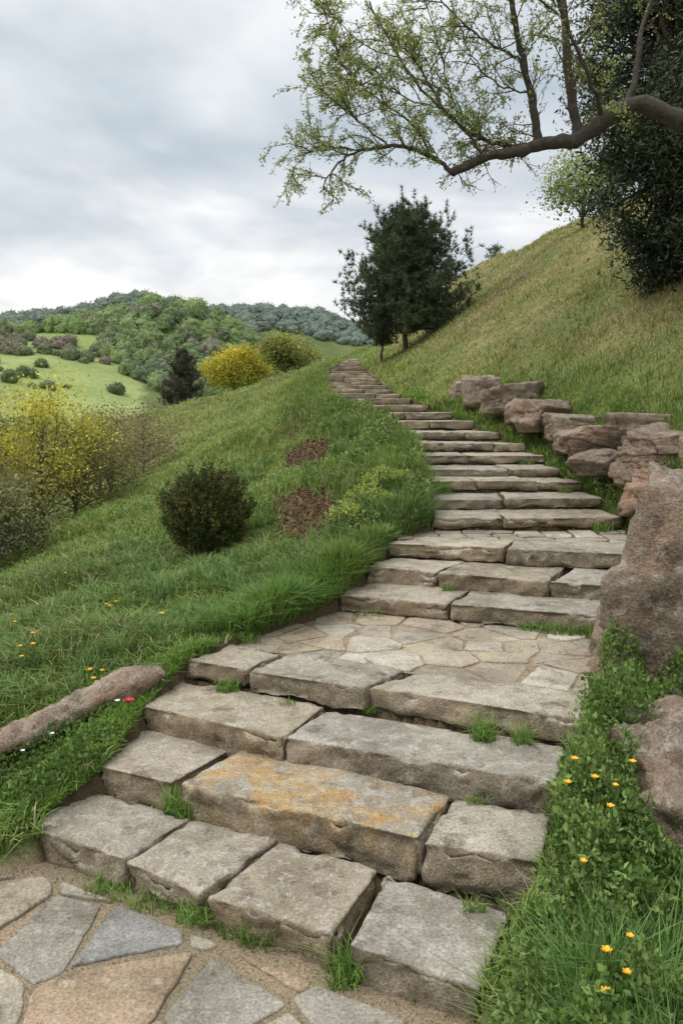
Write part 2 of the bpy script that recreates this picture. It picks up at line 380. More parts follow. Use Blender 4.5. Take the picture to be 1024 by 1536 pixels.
# ------------------------------------------------------------------ slabs
def axis(L, r, res):
    n = max(2, int(round((L - 2 * r) / res)))
    return np.concatenate([[0, .3 * r], np.linspace(r, L - r, n + 1), [L - .3 * r, L]])
def slab(mb, FL, FR, BR, BL, ztop, th, seed, col, res=.024, rr=.013, rough=1.3, tilt=0.0):
    FL, FR, BR, BL = [A_(p, float) for p in (FL, FR, BR, BL)]
    Lx_ = .5 * (np.linalg.norm(FR - FL) + np.linalg.norm(BR - BL)); Ly_ = .5 * (np.linalg.norm(BL - FL) + np.linalg.norm(BR - FR))
    rr = min(rr, Ly_ * .2, th * .3)
    a, b, c = axis(Lx_, rr, res), axis(Ly_, rr, res), axis(th, rr, res)
    na, nb, nc = len(a), len(b), len(c)
    I, J, K = np.meshgrid(np.arange(na), np.arange(nb), np.arange(nc), indexing='ij')
    surf = (I == 0) | (I == na - 1) | (J == 0) | (J == nb - 1) | (K == 0) | (K == nc - 1)
    ids = -np.ones(I.shape, np.int64); ids[surf] = np.arange(surf.sum())
    p = np.stack([a[I[surf]], b[J[surf]], c[K[surf]]], 1)
    lo = A_([rr, rr, rr]); hi = A_([Lx_ - rr, Ly_ - rr, th - rr])
    q0 = np.clip(p, lo, hi); d = p - q0; nrm = unit(d)
    edge = ((np.abs(d) > rr * .25).sum(1) > 1).astype(float)
    near = np.minimum.reduce([p[:, 0], Lx_ - p[:, 0], p[:, 1], Ly_ - p[:, 1]]); soft = np.exp(-near / .03) * (p[:, 2] > th * .5)
    p = q0 + nrm * rr
    s = p[:, :1] / Lx_; t = p[:, 1:2] / Ly_
    w = FL * (1 - s) * (1 - t) + FR * s * (1 - t) + BR * s * t + BL * (1 - s) * t
    ex = unit(FR - FL); ey = A_([-ex[1], ex[0]])
    W = np.concatenate([w, ztop - th + p[:, 2:3]], 1)
    N3 = np.concatenate([nrm[:, :1] * ex + nrm[:, 1:2] * ey, nrm[:, 2:3]], 1)
    so = A_([seed * 3.17, seed * 1.31, seed * 7.7])
    lowf = fbm(W * 3.5 + so, 3, 1); mid = fbm(W * 14 + so, 3, 2); hi_ = fbm(W * 40 + so, 2, 3)
    rdg = np.abs(fbm(W * A_([5, 5, 16]) + so, 3, 8))
    top = np.clip(nrm[:, 2], 0, 1)
    amp = (.032 * (1 - top) + .008 * top) * lowf + (.014 * (1 - top) + .003 * top) * mid + .003 * hi_ - .034 * (1 - top) * rdg
    chn = fbm(W * 8 + so * 2, 3, 5)
    chip = np.clip(chn - .05, 0, 1) * edge
    W = W + N3 * (amp * rough)[:, None] - N3 * (chip * .08 * rough)[:, None]
    W[:, 2] -= np.clip(chn - .10, 0, 1) * soft * .07 * rough
    W[:, 2] += tilt * (s[:, 0] - .5)
    Q = []
    for ax, k, flip in ((0, 0, 1), (0, na - 1, 0), (1, 0, 0), (1, nb - 1, 1), (2, 0, 1), (2, nc - 1, 0)):
        m_ = np.take(ids, k, axis=ax)
        qq = np.stack([m_[:-1, :-1], m_[1:, :-1], m_[1:, 1:], m_[:-1, 1:]], -1).reshape(-1, 4)
        if flip: qq = qq[:, ::-1]
        Q.append(qq)
    mb.add(W, q=np.concatenate(Q), c=col)

stair = empty('stone_staircase')
greys = [A_([.44, .40, .33]), A_([.39, .365, .315]), A_([.46, .425, .355]), A_([.41, .365, .29]), A_([.38, .36, .32])]
sd = [0]
def put(FL, FR, BR, BL, z, th, mat=None, **k):
    sd[0] += 1; mb = MB(); slab(mb, FL, FR, BR, BL, z, th, sd[0], greys[sd[0] % 5] * rng.uniform(.92, 1.1), **k)
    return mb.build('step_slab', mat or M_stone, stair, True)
put((-1.44, 3.60), (-.91, 3.32), (-.68, 3.66), (-1.33, 4.00), .125, .17, tilt=.01)
put((-.90, 3.315), (-.555, 3.10), (-.24, 3.54), (-.67, 3.70), .118, .17)
put((-.515, 3.06), (-.03, 2.835), (.16, 3.25), (-.27, 3.46), .13, .18)
put((.03, 2.79), (.45, 2.58), (.64, 2.98), (.18, 3.23), .122, .18, tilt=-.01)
put((-1.19, 3.925), (-.80, 3.75), (-.53, 4.18), (-1.12, 4.40), .245, .17)
put((-.755, 3.71), (.315, 3.235), (.50, 3.60), (-.50, 4.14), .262, .19, mat=M_ochre, rr=.018)
put((.325, 3.225), (.78, 3.08), (.92, 3.47), (.50, 3.62), .25, .2, rr=.018)
put((-1.10, 4.38), (-.29, 3.95), (-.08, 4.38), (-.95, 4.80), .375, .18)
put((-.285, 3.955), (.965, 3.48), (1.10, 3.88), (-.08, 4.32), .372, .19, rr=.02, tilt=-.01)
put((-.95, 4.80), (-.545, 4.61), (-.36, 4.95), (-.70, 5.15), .5, .12)
put((-.535, 4.57), (.125, 4.28), (.38, 4.60), (-.27, 4.95), .505, .13)
put((.145, 4.315), (1.21, 3.85), (1.30, 4.22), (.42, 4.57), .50, .14, rr=.018)
put((-.88, 4.86), (.1, 4.42), (.3, 4.7), (-.7, 5.1), .38, .16)
put((.12, 4.42), (1.14, 3.96), (1.25, 4.2), (.3, 4.6), .37, .16)
def split(s0, s1, cuts, th, back, dz=0.0, **k):
    L0 = A_(s0[:2]); R0 = A_(s0[2:4])
    L1 = L0 + (A_(s1[:2]) - L0) * back; R1 = R0 + (A_(s1[2:4]) - R0) * back
    c = [0] + cuts + [1]
    for a, b in zip(c[:-1], c[1:]):
        g = .004; a2 = a + g; b2 = b - g; j = rng.uniform(-.02, .02); f = rng.uniform(-.03, .03, 2)
        put(L0 + (R0 - L0) * a2 + A_([0, f[0]]), L0 + (R0 - L0) * b2 + A_([0, f[1]]), L1 + (R1 - L1) * (b2 + j), L1 + (R1 - L1) * (a2 + j), s0[4] + dz + rng.uniform(-.008, .008), th, **k)
split(S[4], S[5], [.43], .14, 1.15)
split(S[5], S[6], [.30, .72], .15, 1.15)
split(S[6], S[7], [.48], .13, .45)
for i in range(7, NS - 1):
    y = S[i][1]; c = []
    if i < 14:
        c = sorted([float(rng.uniform(.3, .7))] if i % 3 else [float(rng.uniform(.25, .4)), float(rng.uniform(.6, .75))])
    elif i < 24: c = [float(rng.uniform(.3, .7))]
    split(S[i], S[i + 1], c, .10 if y < 12 else .12, 1.1, res=.045 if y < 12 else .12, rr=.015)
mbr = MB()
for i in range(7, NS - 1):
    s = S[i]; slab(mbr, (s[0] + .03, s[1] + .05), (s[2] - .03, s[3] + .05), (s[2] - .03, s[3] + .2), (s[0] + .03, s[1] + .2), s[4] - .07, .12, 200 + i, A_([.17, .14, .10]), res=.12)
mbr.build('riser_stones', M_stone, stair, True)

# ------------------------------------------------------------------ flagstones
def clip(poly, p, n):
    out = []
    for k in range(len(poly)):
        a = poly[k]; b = poly[(k + 1) % len(poly)]; da = (a - p) @ n; db = (b - p) @ n
        if da <= 0: out.append(a)
        if da * db < 0: out.append(a + (b - a) * da / (da - db))
    return out
def flags(mb, region, seeds, z, gap=.016, cols=None, wob=.012, keep=1.0):
    region = [A_(r, float) for r in region]
    for k, s in enumerate(seeds):
        poly = region
        for j, t in enumerate(seeds):
            if j == k or np.hypot(*(t - s)) > 1.4: continue
            n = t - s; L = np.hypot(*n); rs_ = np.random.default_rng(j * 7919 + k)
            a_ = rs_.normal() * .06; n_ = n / L; n_ = A_([n_[0] * math.cos(a_) - n_[1] * math.sin(a_), n_[0] * math.sin(a_) + n_[1] * math.cos(a_)])
            poly = clip(poly, (s + t) / 2 - n / L * gap * rs_.uniform(.5, 1.9), n_)
            if len(poly) < 3: break
        if len(poly) < 3: continue
        pl = [poly[0]]
        for v in poly[1:]:
            if np.hypot(*(v - pl[-1])) > .06: pl.append(v)
        if len(pl) < 3: continue
        poly = pl
        c = sum(poly) / len(poly)
        out = []
        for q in range(len(poly)):
            a = poly[q]; b = poly[(q + 1) % len(poly)]; L = np.hypot(*(b - a)); m_ = max(1, int(L / .018))
            for t in range(m_): out.append(a + (b - a) * t / m_)
        out = A_(out)
        if len(out) < 6: continue
        out = (np.roll(out, 1, 0) + out * 2 + np.roll(out, -1, 0)) / 4
        P3 = np.concatenate([out, np.zeros((len(out), 1))], 1)
        out = out + np.stack([fbm(P3 * 14, 3, k), fbm(P3 * 14 + 50, 3, k)], 1) * wob
        m_ = len(out); dz = rng.uniform(-.004, .006); tl = rng.uniform(-.012, .012, 2)
        zt = z + dz + (out - c) @ tl
        def ring(f, dzz): return np.concatenate([c + (out - c) * f, (zt + dzz)[:, None]], 1)
        rad = np.mean(np.hypot(*(out - c).T)) + 1e-6
        V = np.concatenate([ring(1.0, -.06), ring(1, -.006), ring(1 - .004 / rad, -.0015), ring(1 - .012 / rad, 0), ring(.5, 0.0), [[c[0], c[1], z + dz]]])
        idx = np.arange(m_); nx_ = (idx + 1) % m_; Q = []
        for r in range(4): Q.append(np.stack([r * m_ + idx, r * m_ + nx_, (r + 1) * m_ + nx_, (r + 1) * m_ + idx], 1))
        T = np.stack([4 * m_ + idx, 4 * m_ + nx_, np.full(m_, 5 * m_)], 1)
        mb.add(V, q=np.concatenate(Q), t=T, c=cols[rng.integers(len(cols))] * rng.uniform(.88, 1.1))
fc = [A_([.38, .345, .285]), A_([.40, .355, .28]), A_([.32, .305, .27]), A_([.42, .325, .23]), A_([.28, .285, .28]), A_([.35, .32, .27]), A_([.47, .44, .38])]
seeds = []
for r_i, b in enumerate(np.arange(.9, 3.9, .30)):
    for a in np.arange(-3.0, 1.0, .42):
        seeds.append(A_([a + rng.uniform(-.19, .19) + (.2 if r_i % 2 else 0), b + rng.uniform(-.13, .13)]))
dl = unit(A_([S[0][2] - S[0][0], S[0][3] - S[0][1]])); nl = A_([-dl[1], dl[0]])
reg = [A_(v, float) for v in [(-3.2, .8), (.46, .8), (.46, 3.4), (-3.2, 3.4)]]
reg = clip(reg, A_([S[0][0], S[0][1]]) - nl * .10, nl)
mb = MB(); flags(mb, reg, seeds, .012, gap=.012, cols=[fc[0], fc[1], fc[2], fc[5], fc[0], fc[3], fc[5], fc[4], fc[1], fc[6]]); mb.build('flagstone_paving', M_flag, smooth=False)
mb = MB(); N = 26000; x = rng.uniform(-2.2, .55, N); y = rng.uniform(1.6, 3.5, N); k = in_paving(x, y); x, y = x[k], y[k]
leaves(mb, np.stack([x, y, np.full(len(x), .002)], 1), rng.uniform(.003, .009, len(x)), A_([.36, .29, .21]) * rng.uniform(.5, 1.5, (len(x), 1)), .9, np.stack([rng.normal(size=len(x)), rng.normal(size=len(x)), .4 + 0 * x], 1), .5)
mb.build('gravel', M_ground)
reg = [A_(v, float) for v in [(-.70, 5.08), (-.36, 4.93), (.40, 4.56), (1.27, 4.18), (1.50, 4.35), (1.83, 5.42), (0.02, 6.02)]]
seeds = []
for a in np.arange(-.9, 2.0, .30):
    for b in np.arange(4.2, 6.1, .30):
        seeds.append(A_([a + rng.uniform(-.14, .14), b + rng.uniform(-.14, .14)]))
lc = [fc[0], fc[1], fc[6], fc[6] * 1.15, A_([.45, .385, .29]), fc[5], fc[1], A_([.42, .37, .30])]
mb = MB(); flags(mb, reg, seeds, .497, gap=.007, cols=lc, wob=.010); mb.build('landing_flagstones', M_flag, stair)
mb = MB(); V = np.array([(v[0], v[1], .489) for v in reg]); cc_ = V.mean(0)
mb.add(np.concatenate([V, [cc_]]), t=[(k, (k + 1) % len(V), len(V)) for k in range(len(V))], c=(.33, .26, .18)); mb.build('landing_bedding', M_flag, stair)
s6, s7 = S[6], S[7]
reg = [A_(v, float) for v in [(s6[0] + .12, s6[1] + .26), (s6[2] + .03, s6[3] + .42), (s7[2] + .02, s7[3] + .08), (s7[0] - .02, s7[1] + .08)]]
seeds = [A_([a + rng.uniform(-.07, .07), b + rng.uniform(-.05, .05)]) for a in np.arange(.3, 2.8, .24) for b in np.arange(6.5, 7.6, .22)]
mb = MB(); flags(mb, reg, seeds, .873, gap=.007, cols=[fc[0], fc[5], fc[6], fc[1]], wob=.006); mb.build('landing_flagstones', M_flag, stair)

# ------------------------------------------------------------------ rocks
def rock(mb, c, r, seed, col, rot=0., sub=5, nf=5, lean=0.0, big=False):
    R_ = np.random.default_rng(seed)
    bm = bmesh.new(); bmesh.ops.create_icosphere(bm, subdivisions=sub, radius=1)
    V = A_([v.co[:] for v in bm.verts]); T = A_([[v.index for v in f.verts] for f in bm.faces]); bm.free()
    B = np.concatenate([np.eye(3), -np.eye(3)]); B = unit(B + R_.normal(size=(6, 3)) * .22)
    if big: nf = 12
    n = np.concatenate([B, unit(R_.normal(size=(nf, 3)))]); d = np.concatenate([R_.uniform(.66, .86, 6), R_.uniform(.74 if big else .80, .95 if big else 1.0, nf)])
    if big: d[:6] = R_.uniform(.80, .98, 6)
    dt = V @ n.T; rad = np.min(np.where(dt > .05, d[None] / np.maximum(dt, .05), 9), 1); rad = np.minimum(rad, 1.35)
    P = V * rad[:, None]
    so = seed * 1.7
    wv = .35 * fbm(P * 1.8 + so, 3, 5); wv2 = .35 * fbm(P * 1.8 + so + 40, 3, 6)
    ax1 = unit(A_([.35 if big else .15, .1, 1.]) + R_.normal(size=3) * .15); ax2 = unit(R_.normal(size=3) * A_([1, 1, .2]))
    L1 = P @ ax1 * 3.6 + wv * 1.2; L2_ = P @ ax2 * 2.6 + wv2 * 1.5
    h1 = hsh(np.floor(L1).astype(np.int64), 0 * L1.astype(np.int64), 0 * L1.astype(np.int64), seed); h2 = hsh(np.floor(L2_).astype(np.int64), np.floor(L1).astype(np.int64), 0 * L1.astype(np.int64), seed + 1)
    f1 = L1 - np.floor(L1); f2 = L2_ - np.floor(L2_)
    crack = np.exp(-np.minimum(f1, 1 - f1) / .05) * .035 + np.exp(-np.minimum(f2, 1 - f2) / .05) * .03
    P = P + V * (.07 * fbm(P * 2 + so, 4, 1) - .07 * np.abs(fbm(P * 4 + so, 4, 2)) + .045 * h1 + .045 * h2 - crack)[:, None]
    if big: P = P + V * (.10 * fbm(P * 2.6 + so, 4, 11) - .09 * np.abs(fbm(P * 6 + so, 4, 12)))[:, None]
    P = P + V * (.026 * fbm(P * 14 + so, 3, 6))[:, None]
    P = P * A_(r); P[:, 0] += lean * P[:, 2]
    cr, sr = math.cos(rot), math.sin(rot)
    P = P @ A_([[cr, sr, 0], [-sr, cr, 0], [0, 0, 1]])
    mb.add(P + A_(c), t=T, c=col)
brown = A_([.35, .29, .235]); pink = A_([.37, .29, .23]); tan_ = A_([.39, .335, .27])
ROCKS = [((2.12, 4.50, .62), (.80, .58, 1.08), 11, brown * .9, 0, .16), ((1.76, 3.62, .06), (.68, .50, .60), 12, brown * .78, .3, .1), ((2.4, 3.9, .4), (.5, .5, .6), 15, brown, .0, 0), ((1.62, 4.02, .30), (.34, .30, .32), 16, brown * .85, 1., 0),
         ((3.22, 8.0, 1.56), (.58, .40, .29), 21, pink, .3, 0), ((2.98, 7.35, 1.20), (.44, .33, .31), 22, A_([.40, .27, .19]), -.5, 0), ((2.98, 9.0, 1.60), (.60, .38, .25), 23, pink, .1, 0), ((3.45, 7.2, 1.42), (.50, .40, .37), 24, brown, .9, 0),
         ((2.92, 10.0, 1.80), (.48, .32, .21), 25, tan_ * .8, 0, 0), ((2.74, 10.8, 1.90), (.56, .40, .28), 26, pink * .9, .5, 0), ((2.56, 12.0, 2.12), (.56, .42, .33), 27, tan_, .8, 0), ((2.28, 13.0, 2.28), (.36, .28, .34), 28, brown, .1, 0), ((3.35, 8.7, 1.76), (.46, .36, .24), 29, tan_, .2, 0), ((2.15, 14.2, 2.35), (.27, .27, .24), 30, brown, .1, 0),
         ((2.78, 8.5, 1.42), (.30, .25, .17), 35, brown, .4, 0), ((2.74, 9.6, 1.60), (.30, .25, .18), 36, tan_, 1.2, 0), ((2.64, 11.4, 1.95), (.30, .25, .2), 37, brown, 1., 0), ((2.44, 12.6, 2.12), (.28, .25, .22), 38, pink, 2., 0),
         ((-.48, 6.25, .58), (.15, .10, .07), 31, A_([.52, .40, .30]), .5, 0), ((-.17, 6.8, .70), (.22, .11, .095), 32, A_([.52, .39, .29]), .6, 0), ((.55, 6.93, .86), (.12, .1, .06), 34, tan_, .3, 0)]
for c, r, s_, col, rot, le in ROCKS:
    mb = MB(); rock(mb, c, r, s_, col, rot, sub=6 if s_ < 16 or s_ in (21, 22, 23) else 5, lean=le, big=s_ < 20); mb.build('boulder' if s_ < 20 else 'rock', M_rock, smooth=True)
LOG = smooth_path([(-2.4, 3.96, .07), (-2.0, 4.08, .18), (-1.7, 4.22, .28), (-1.42, 4.38, .38), (-1.18, 4.54, .455), (-1.06, 4.64, .48)], 24)
mb = MB(); P = LOG
th = np.arange(20) * 2 * np.pi / 20
tg = unit(np.gradient(P, axis=0)); aa = unit(np.cross(tg, A_([0, 0, 1.]))); bb = np.cross(aa, tg)
VV = P[:, None] + .115 * (np.cos(th)[None, :, None] * aa[:, None] * 1.0 + np.sin(th)[None, :, None] * bb[:, None] * .8)
VV = VV.reshape(-1, 3); nrm_ = unit(VV - np.repeat(P, 20, 0)); ff = np.repeat(np.linspace(0, 1, len(P)), 20)
VV = VV + nrm_ * ((.05 * fbm(VV * A_([4, 4, 9]), 3, 3) - .045 * np.abs(fbm(VV * A_([6, 6, 30]), 3, 4)) + .014 * fbm(VV * 40, 2, 5)) - .06 * sstep(.75, 1, ff))[:, None]
i = np.arange(len(P) - 1)[:, None] * 20; j = np.arange(20)[None]; j2 = (j + 1) % 20
mb.add(VV, q=np.stack([i + j, i + j2, i + 20 + j2, i + 20 + j], -1).reshape(-1, 4), c=(.38, .31, .235)); mb.build('weathered_log', M_rock, smooth=True)

# ------------------------------------------------------------------ grass
def sample_polar(N, r0, r1, a0, a1):
    r = np.exp(rng.uniform(np.log(r0), np.log(r1), N)); a = rng.uniform(a0, a1, N)
    return r * np.sin(a), r * np.cos(a)
def log_d(x, y):
    yl = np.interp(x, LOG[:, 0], LOG[:, 1]); return np.where((x > -2.5) & (x < -1.06), np.abs(y - yl), 9)
def blocked(x, y):
    b = (in_stairs(x, y, -.015) >= 0) | in_paving(x, y) | (log_d(x, y) < .13)
    for c, r, s_, col, rot, le in ROCKS:
        b |= ((x - c[0]) / (r[0] * .7)) ** 2 + ((y - c[1]) / (r[1] * .7)) ** 2 < 1
    return b
x, y = sample_polar(340000, 2.4, 60, -.56, .50)
k = ~blocked(x, y); x, y = x[k], y[k]
k = rng.random(len(x)) > mulch(x, y) * .9; x, y = x[k], y[k]
rgt = (x > Rx(y)) & (y < 6.5) & (x < 2.6); k = ~(rgt & (rng.random(len(x)) < .8)); x, y = x[k], y[k]
r = np.hypot(x, y); z = G(x, y)
tall = np.clip(.45 + 1.5 * n2(x, y, 1.3, 21), .12, 1.6)
h = (.045 + .10 * tall) * rng.uniform(.5, 1.35, len(x)) * (1 + .018 * r)
rs = (x > Rx(y) + .6) & (y > 7); h = np.where(rs, h * .75, h)
lf = (log_d(x, y) < .35) & (y < np.interp(x, LOG[:, 0], LOG[:, 1])); h = np.where(lf, h * .55, h)
w = (.0035 + .0011 * r) * rng.uniform(.6, 1.3, len(x))
c = grass_col(x, y) * rng.uniform(.6, 1.4, (len(x), 1)) * (1.14 - .18 * tall)[:, None]
straw = rng.random(len(x)) < np.where((x > Rx(y)) & (y > 6), .25, .08); c[straw] = A_([.44, .39, .22]) * rng.uniform(.7, 1.2, (straw.sum(), 1))
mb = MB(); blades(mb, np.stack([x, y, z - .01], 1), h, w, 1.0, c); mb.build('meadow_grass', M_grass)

mb = MB()
def strip(side, y0, y1, wid, N, h0, h1, col, off=.0, wmul=1.):
    y = np.exp(rng.uniform(np.log(y0), np.log(y1), N)); d = np.abs(rng.normal(size=N)) * wid
    x = (Lx(y) - off - d) if side < 0 else (Rx(y) + off + d)
    k = ~in_paving(x, y) & (in_stairs(x, y, -.03) < 0); x, y = x[k], y[k]
    z = G(x, y, False); cl = np.clip(.5 + 1.3 * n2(x, y, 2.3, 31 + side), .05, 1.4)
    hh = (h0 + (h1 - h0) * cl) * rng.uniform(.5, 1.1, len(x)); tint = 1 + .35 * n2(x, y, 1.9, 55)[:, None] * A_([1.5, 1, .6])
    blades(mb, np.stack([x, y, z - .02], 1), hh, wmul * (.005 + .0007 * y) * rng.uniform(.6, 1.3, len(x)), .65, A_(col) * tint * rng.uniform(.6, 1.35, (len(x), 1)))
strip(-1, 6.2, 13.5, .28, 22000, .12, .42, (.16, .24, .07), .02)
strip(-1, 12, 26, .5, 11000, .10, .30, (.17, .25, .07), .05)
strip(-1, 5.2, 7, .22, 11000, .10, .30, (.15, .25, .06))
strip(-1, 3.6, 5, .10, 5000, .05, .14, (.15, .26, .055))
strip(1, 5.2, 18, .18, 14000, .06, .2, (.17, .27, .065), .02)
strip(1, 6.8, 14.5, .5, 12000, .05, .26, (.17, .25, .065), .15)
strip(1, 2.6, 5.4, .12, 5000, .05, .16, (.15, .26, .055))
def tuft(x, y, z, R, N, h, col=(.16, .27, .06), w=.005):
    a = rng.uniform(0, 2 * np.pi, N); rr = R * np.sqrt(rng.random(N))
    P = np.stack([x + rr * np.cos(a), y + rr * np.sin(a) * .6, np.full(N, z)], 1)
    blades(mb, P, h * rng.uniform(.4, 1.1, N), w * rng.uniform(.7, 1.3, N), .8, A_(col) * rng.uniform(.6, 1.4, (N, 1)))
for t in [(.70, 3.93, .365, .07, 160, .15), (.88, 3.88, .365, .05, 90, .12), (-.78, 3.72, .12, .05, 110, .15), (-.72, 3.67, .12, .05, 80, .12), (.03, 2.80, 0, .06, 170, .14), (.0, 2.76, 0, .05, 60, .08), (-.30, 2.98, 0, .09, 120, .10), (-.55, 3.12, 0, .1, 160, .11),
          (-.42, 3.04, 0, .06, 80, .07), (-.95, 3.30, 0, .12, 150, .07), (-.75, 3.2, 0, .1, 120, .07), (-.66, 4.60, .37, .07, 130, .09), (1.08, 8.5, 1.11, .1, 120, .2), (1.5, 5.38, .5, .16, 300, .1), (1.7, 5.28, .5, .12, 220, .12), (1.3, 5.44, .5, .1, 90, .07),
          (.15, 4.28, .37, .04, 40, .05), (-.30, 4.38, .38, .05, 30, .04), (.95, 3.45, .25, .08, 90, .1), (.6, 3.55, .25, .05, 40, .05), (.2, 5.8, .5, .1, 60, .05), (.5, 3.0, .12, .05, 50, .06), (1.15, 3.8, .36, .07, 80, .12), (-.6, 5.15, .5, .08, 100, .08),
          (.25, 2.72, 0, .05, 40, .05), (1.7, 9.15, 1.2, .1, 60, .08), (2.4, 7.35, .87, .1, 120, .12), (1.3, 6.2, .62, .05, 40, .06), (.8, 6.05, .62, .05, 60, .09), (2.4, 8.55, 1.1, .08, 80, .1), (2.3, 9.85, 1.3, .1, 80, .12)]: tuft(*t)
for k in range(60):
    tx_, ty_ = rng.uniform(.70, 1.1), rng.uniform(1.85, 2.6); tuft(tx_, ty_, float(G([tx_], [ty_])[0]) - .01, .07, 90, rng.uniform(.22, .42), (.13, .23, .06), .0055)
for k in range(230):
    ty_ = math.exp(rng.uniform(math.log(4.3), math.log(13))); tx_ = float(Lx(ty_)) - rng.uniform(.15, 1.0) * (1.0 + .28 * ty_)
    if blocked(A_([tx_]), A_([ty_]))[0] or mulch(A_([tx_]), A_([ty_]))[0] > .3: continue
    tuft(tx_, ty_, float(G([tx_], [ty_])[0]) - .01, rng.uniform(.05, .14), 60, rng.uniform(.12, .24), A_([.15, .24, .08]) * rng.uniform(.8, 1.35), .004 + .0006 * ty_)
mb.build('grass_tufts', M_grass)

# ------------------------------------------------------------------ leafy ground cover
def cover(mb, poly_test, xr, yr, N, hmax, size, cols, seed, fr=3.2):
    x = rng.uniform(*xr, N); y = rng.uniform(*yr, N); k = poly_test(x, y); x, y = x[k], y[k]
    z = G(x, y, False); m = np.clip(.4 + 1.7 * n2(x, y, fr, seed), 0.0, 1.3)
    hgt = m * hmax; zz = z + hgt * (1 - rng.random(len(x)) ** 2 * .8)
    ci = (n2(x, y, 5, seed + 3) > 0).astype(int)
    col = A_(cols)[ci] * rng.uniform(.5, 1.5, (len(x), 1))
    d = np.stack([rng.normal(size=len(x)), rng.normal(size=len(x)), np.abs(rng.normal(size=len(x))) + .5], 1)
    leaves(mb, np.stack([x, y, zz], 1), size * rng.uniform(.5, 1.6, len(x)), col, .62, d, 1.)
mb = MB()
rt = lambda x, y: (x > Rx(y) + .02 + .05 * np.sin(y * 11)) & (in_stairs(x, y, .01) < 0) & (x < 1.9) & ~in_paving(x, y)
cover(mb, rt, (.4, 1.9), (1.9, 4.9), 84000, .34, .023, [(.13, .215, .055), (.19, .28, .08)], 41, 4.2)
rt2 = lambda x, y: (x > Rx(y) + .0) & (x < Rx(y) + .45) & (in_stairs(x, y, .01) < 0)
cover(mb, rt2, (1., 3.2), (4.0, 8.5), 28000, .24, .028, [(.12, .20, .055), (.25, .33, .10)], 43)
for k in range(150):
    ty_ = rng.uniform(1.9, 4.6); tx_ = float(Rx(ty_)) + .08 + abs(rng.normal()) * .3
    if blocked(A_([tx_]), A_([ty_]))[0] or tx_ > 1.5: continue
    b0 = A_([tx_, ty_, float(G([tx_], [ty_], False)[0])]); t0 = b0 + A_([rng.normal() * .05, rng.normal() * .05, rng.uniform(.16, .36)])
    tube(mb, [b0, (b0 + t0) / 2 + .008, t0], .0022, 4, (.12, .17, .05)); m_ = 46; f = rng.uniform(.15, 1, (m_, 1))
    leaves(mb, b0 + (t0 - b0) * f + rng.normal(size=(m_, 3)) * .014, .026 * rng.uniform(.6, 1.4, m_), A_([.17, .265, .075]) * rng.uniform(.6, 1.4, (m_, 1)) * rng.uniform(.7, 1.2), .45)
mb.build('ground_cover_plants', M_leaf)
mb = MB()
lt = lambda x, y: (x < Lx(np.maximum(y, 3.65)) - .03) & (in_stairs(x, y, .01) < 0) & ~in_paving(x, y) & (y < np.interp(x, LOG[:, 0], LOG[:, 1]) - .10)
cover(mb, lt, (-2.3, -.9), (3.5, 4.75), 30000, .13, .02, [(.12, .20, .05), (.16, .26, .065)], 47, 4.5)
lt2 = lambda x, y: (x < Lx(y) - .02) & (x > Lx(y) - .75 + .2 * np.sin(y * 3)) & (mulch(x, y) < .3)
cover(mb, lt2, (-1.2, 1.0), (6.6, 14), 36000, .32, .04, [(.13, .20, .06), (.20, .28, .085)], 53, 2.2)
mb.build('bank_plants', M_leaf)
for (ex, ey, er, n_) in [(.28, 7.6, .22, 46), (.50, 8.3, .2, 36), (.05, 7.1, .14, 22)]:
    mb = MB(); base = float(G([ex], [ey])[0])
    for k in range(n_):
        a = rng.uniform(0, 6.28); rr = er * math.sqrt(rng.random()); hx = .32 * (1 - .5 * (rr / er) ** 2) * rng.uniform(.7, 1.1)
        p = A_([ex + rr * math.cos(a), ey + rr * math.sin(a), base]); t = p + A_([math.cos(a) * rr * .3, math.sin(a) * rr * .3, hx])
        tube(mb, [p, (p + t) / 2, t], .003, 4, (.1, .17, .04))
        m_ = 40; f = rng.random(m_)[:, None]; leaves(mb, p + (t - p) * f + rng.normal(size=(m_, 3)) * .02, .035, A_([.15, .25, .07]) * rng.uniform(.7, 1.3, (m_, 1)), .35)
        m_ = 26; leaves(mb, t + rng.normal(size=(m_, 3)) * A_([.028, .028, .014]), .022, A_([.42, .48, .13]) * rng.uniform(.7, 1.2, (m_, 1)), .8)
    mb.build('euphorbia_plant', M_leaf)
mb = MB(); N = 24000
x = rng.uniform(-1.2, .25, N); y = rng.uniform(7.2, 16.8, N); k = mulch(x, y) > .35; x, y = x[k], y[k]
leaves(mb, np.stack([x, y, G(x, y) + .012], 1), rng.uniform(.02, .06, len(x)), A_([.20, .125, .09]) * rng.uniform(.4, 1.6, (len(x), 1)), .5, np.stack([rng.normal(size=len(x)), rng.normal(size=len(x)), 0 * x], 1), .3)
mb.build('bark_mulch', M_ground)

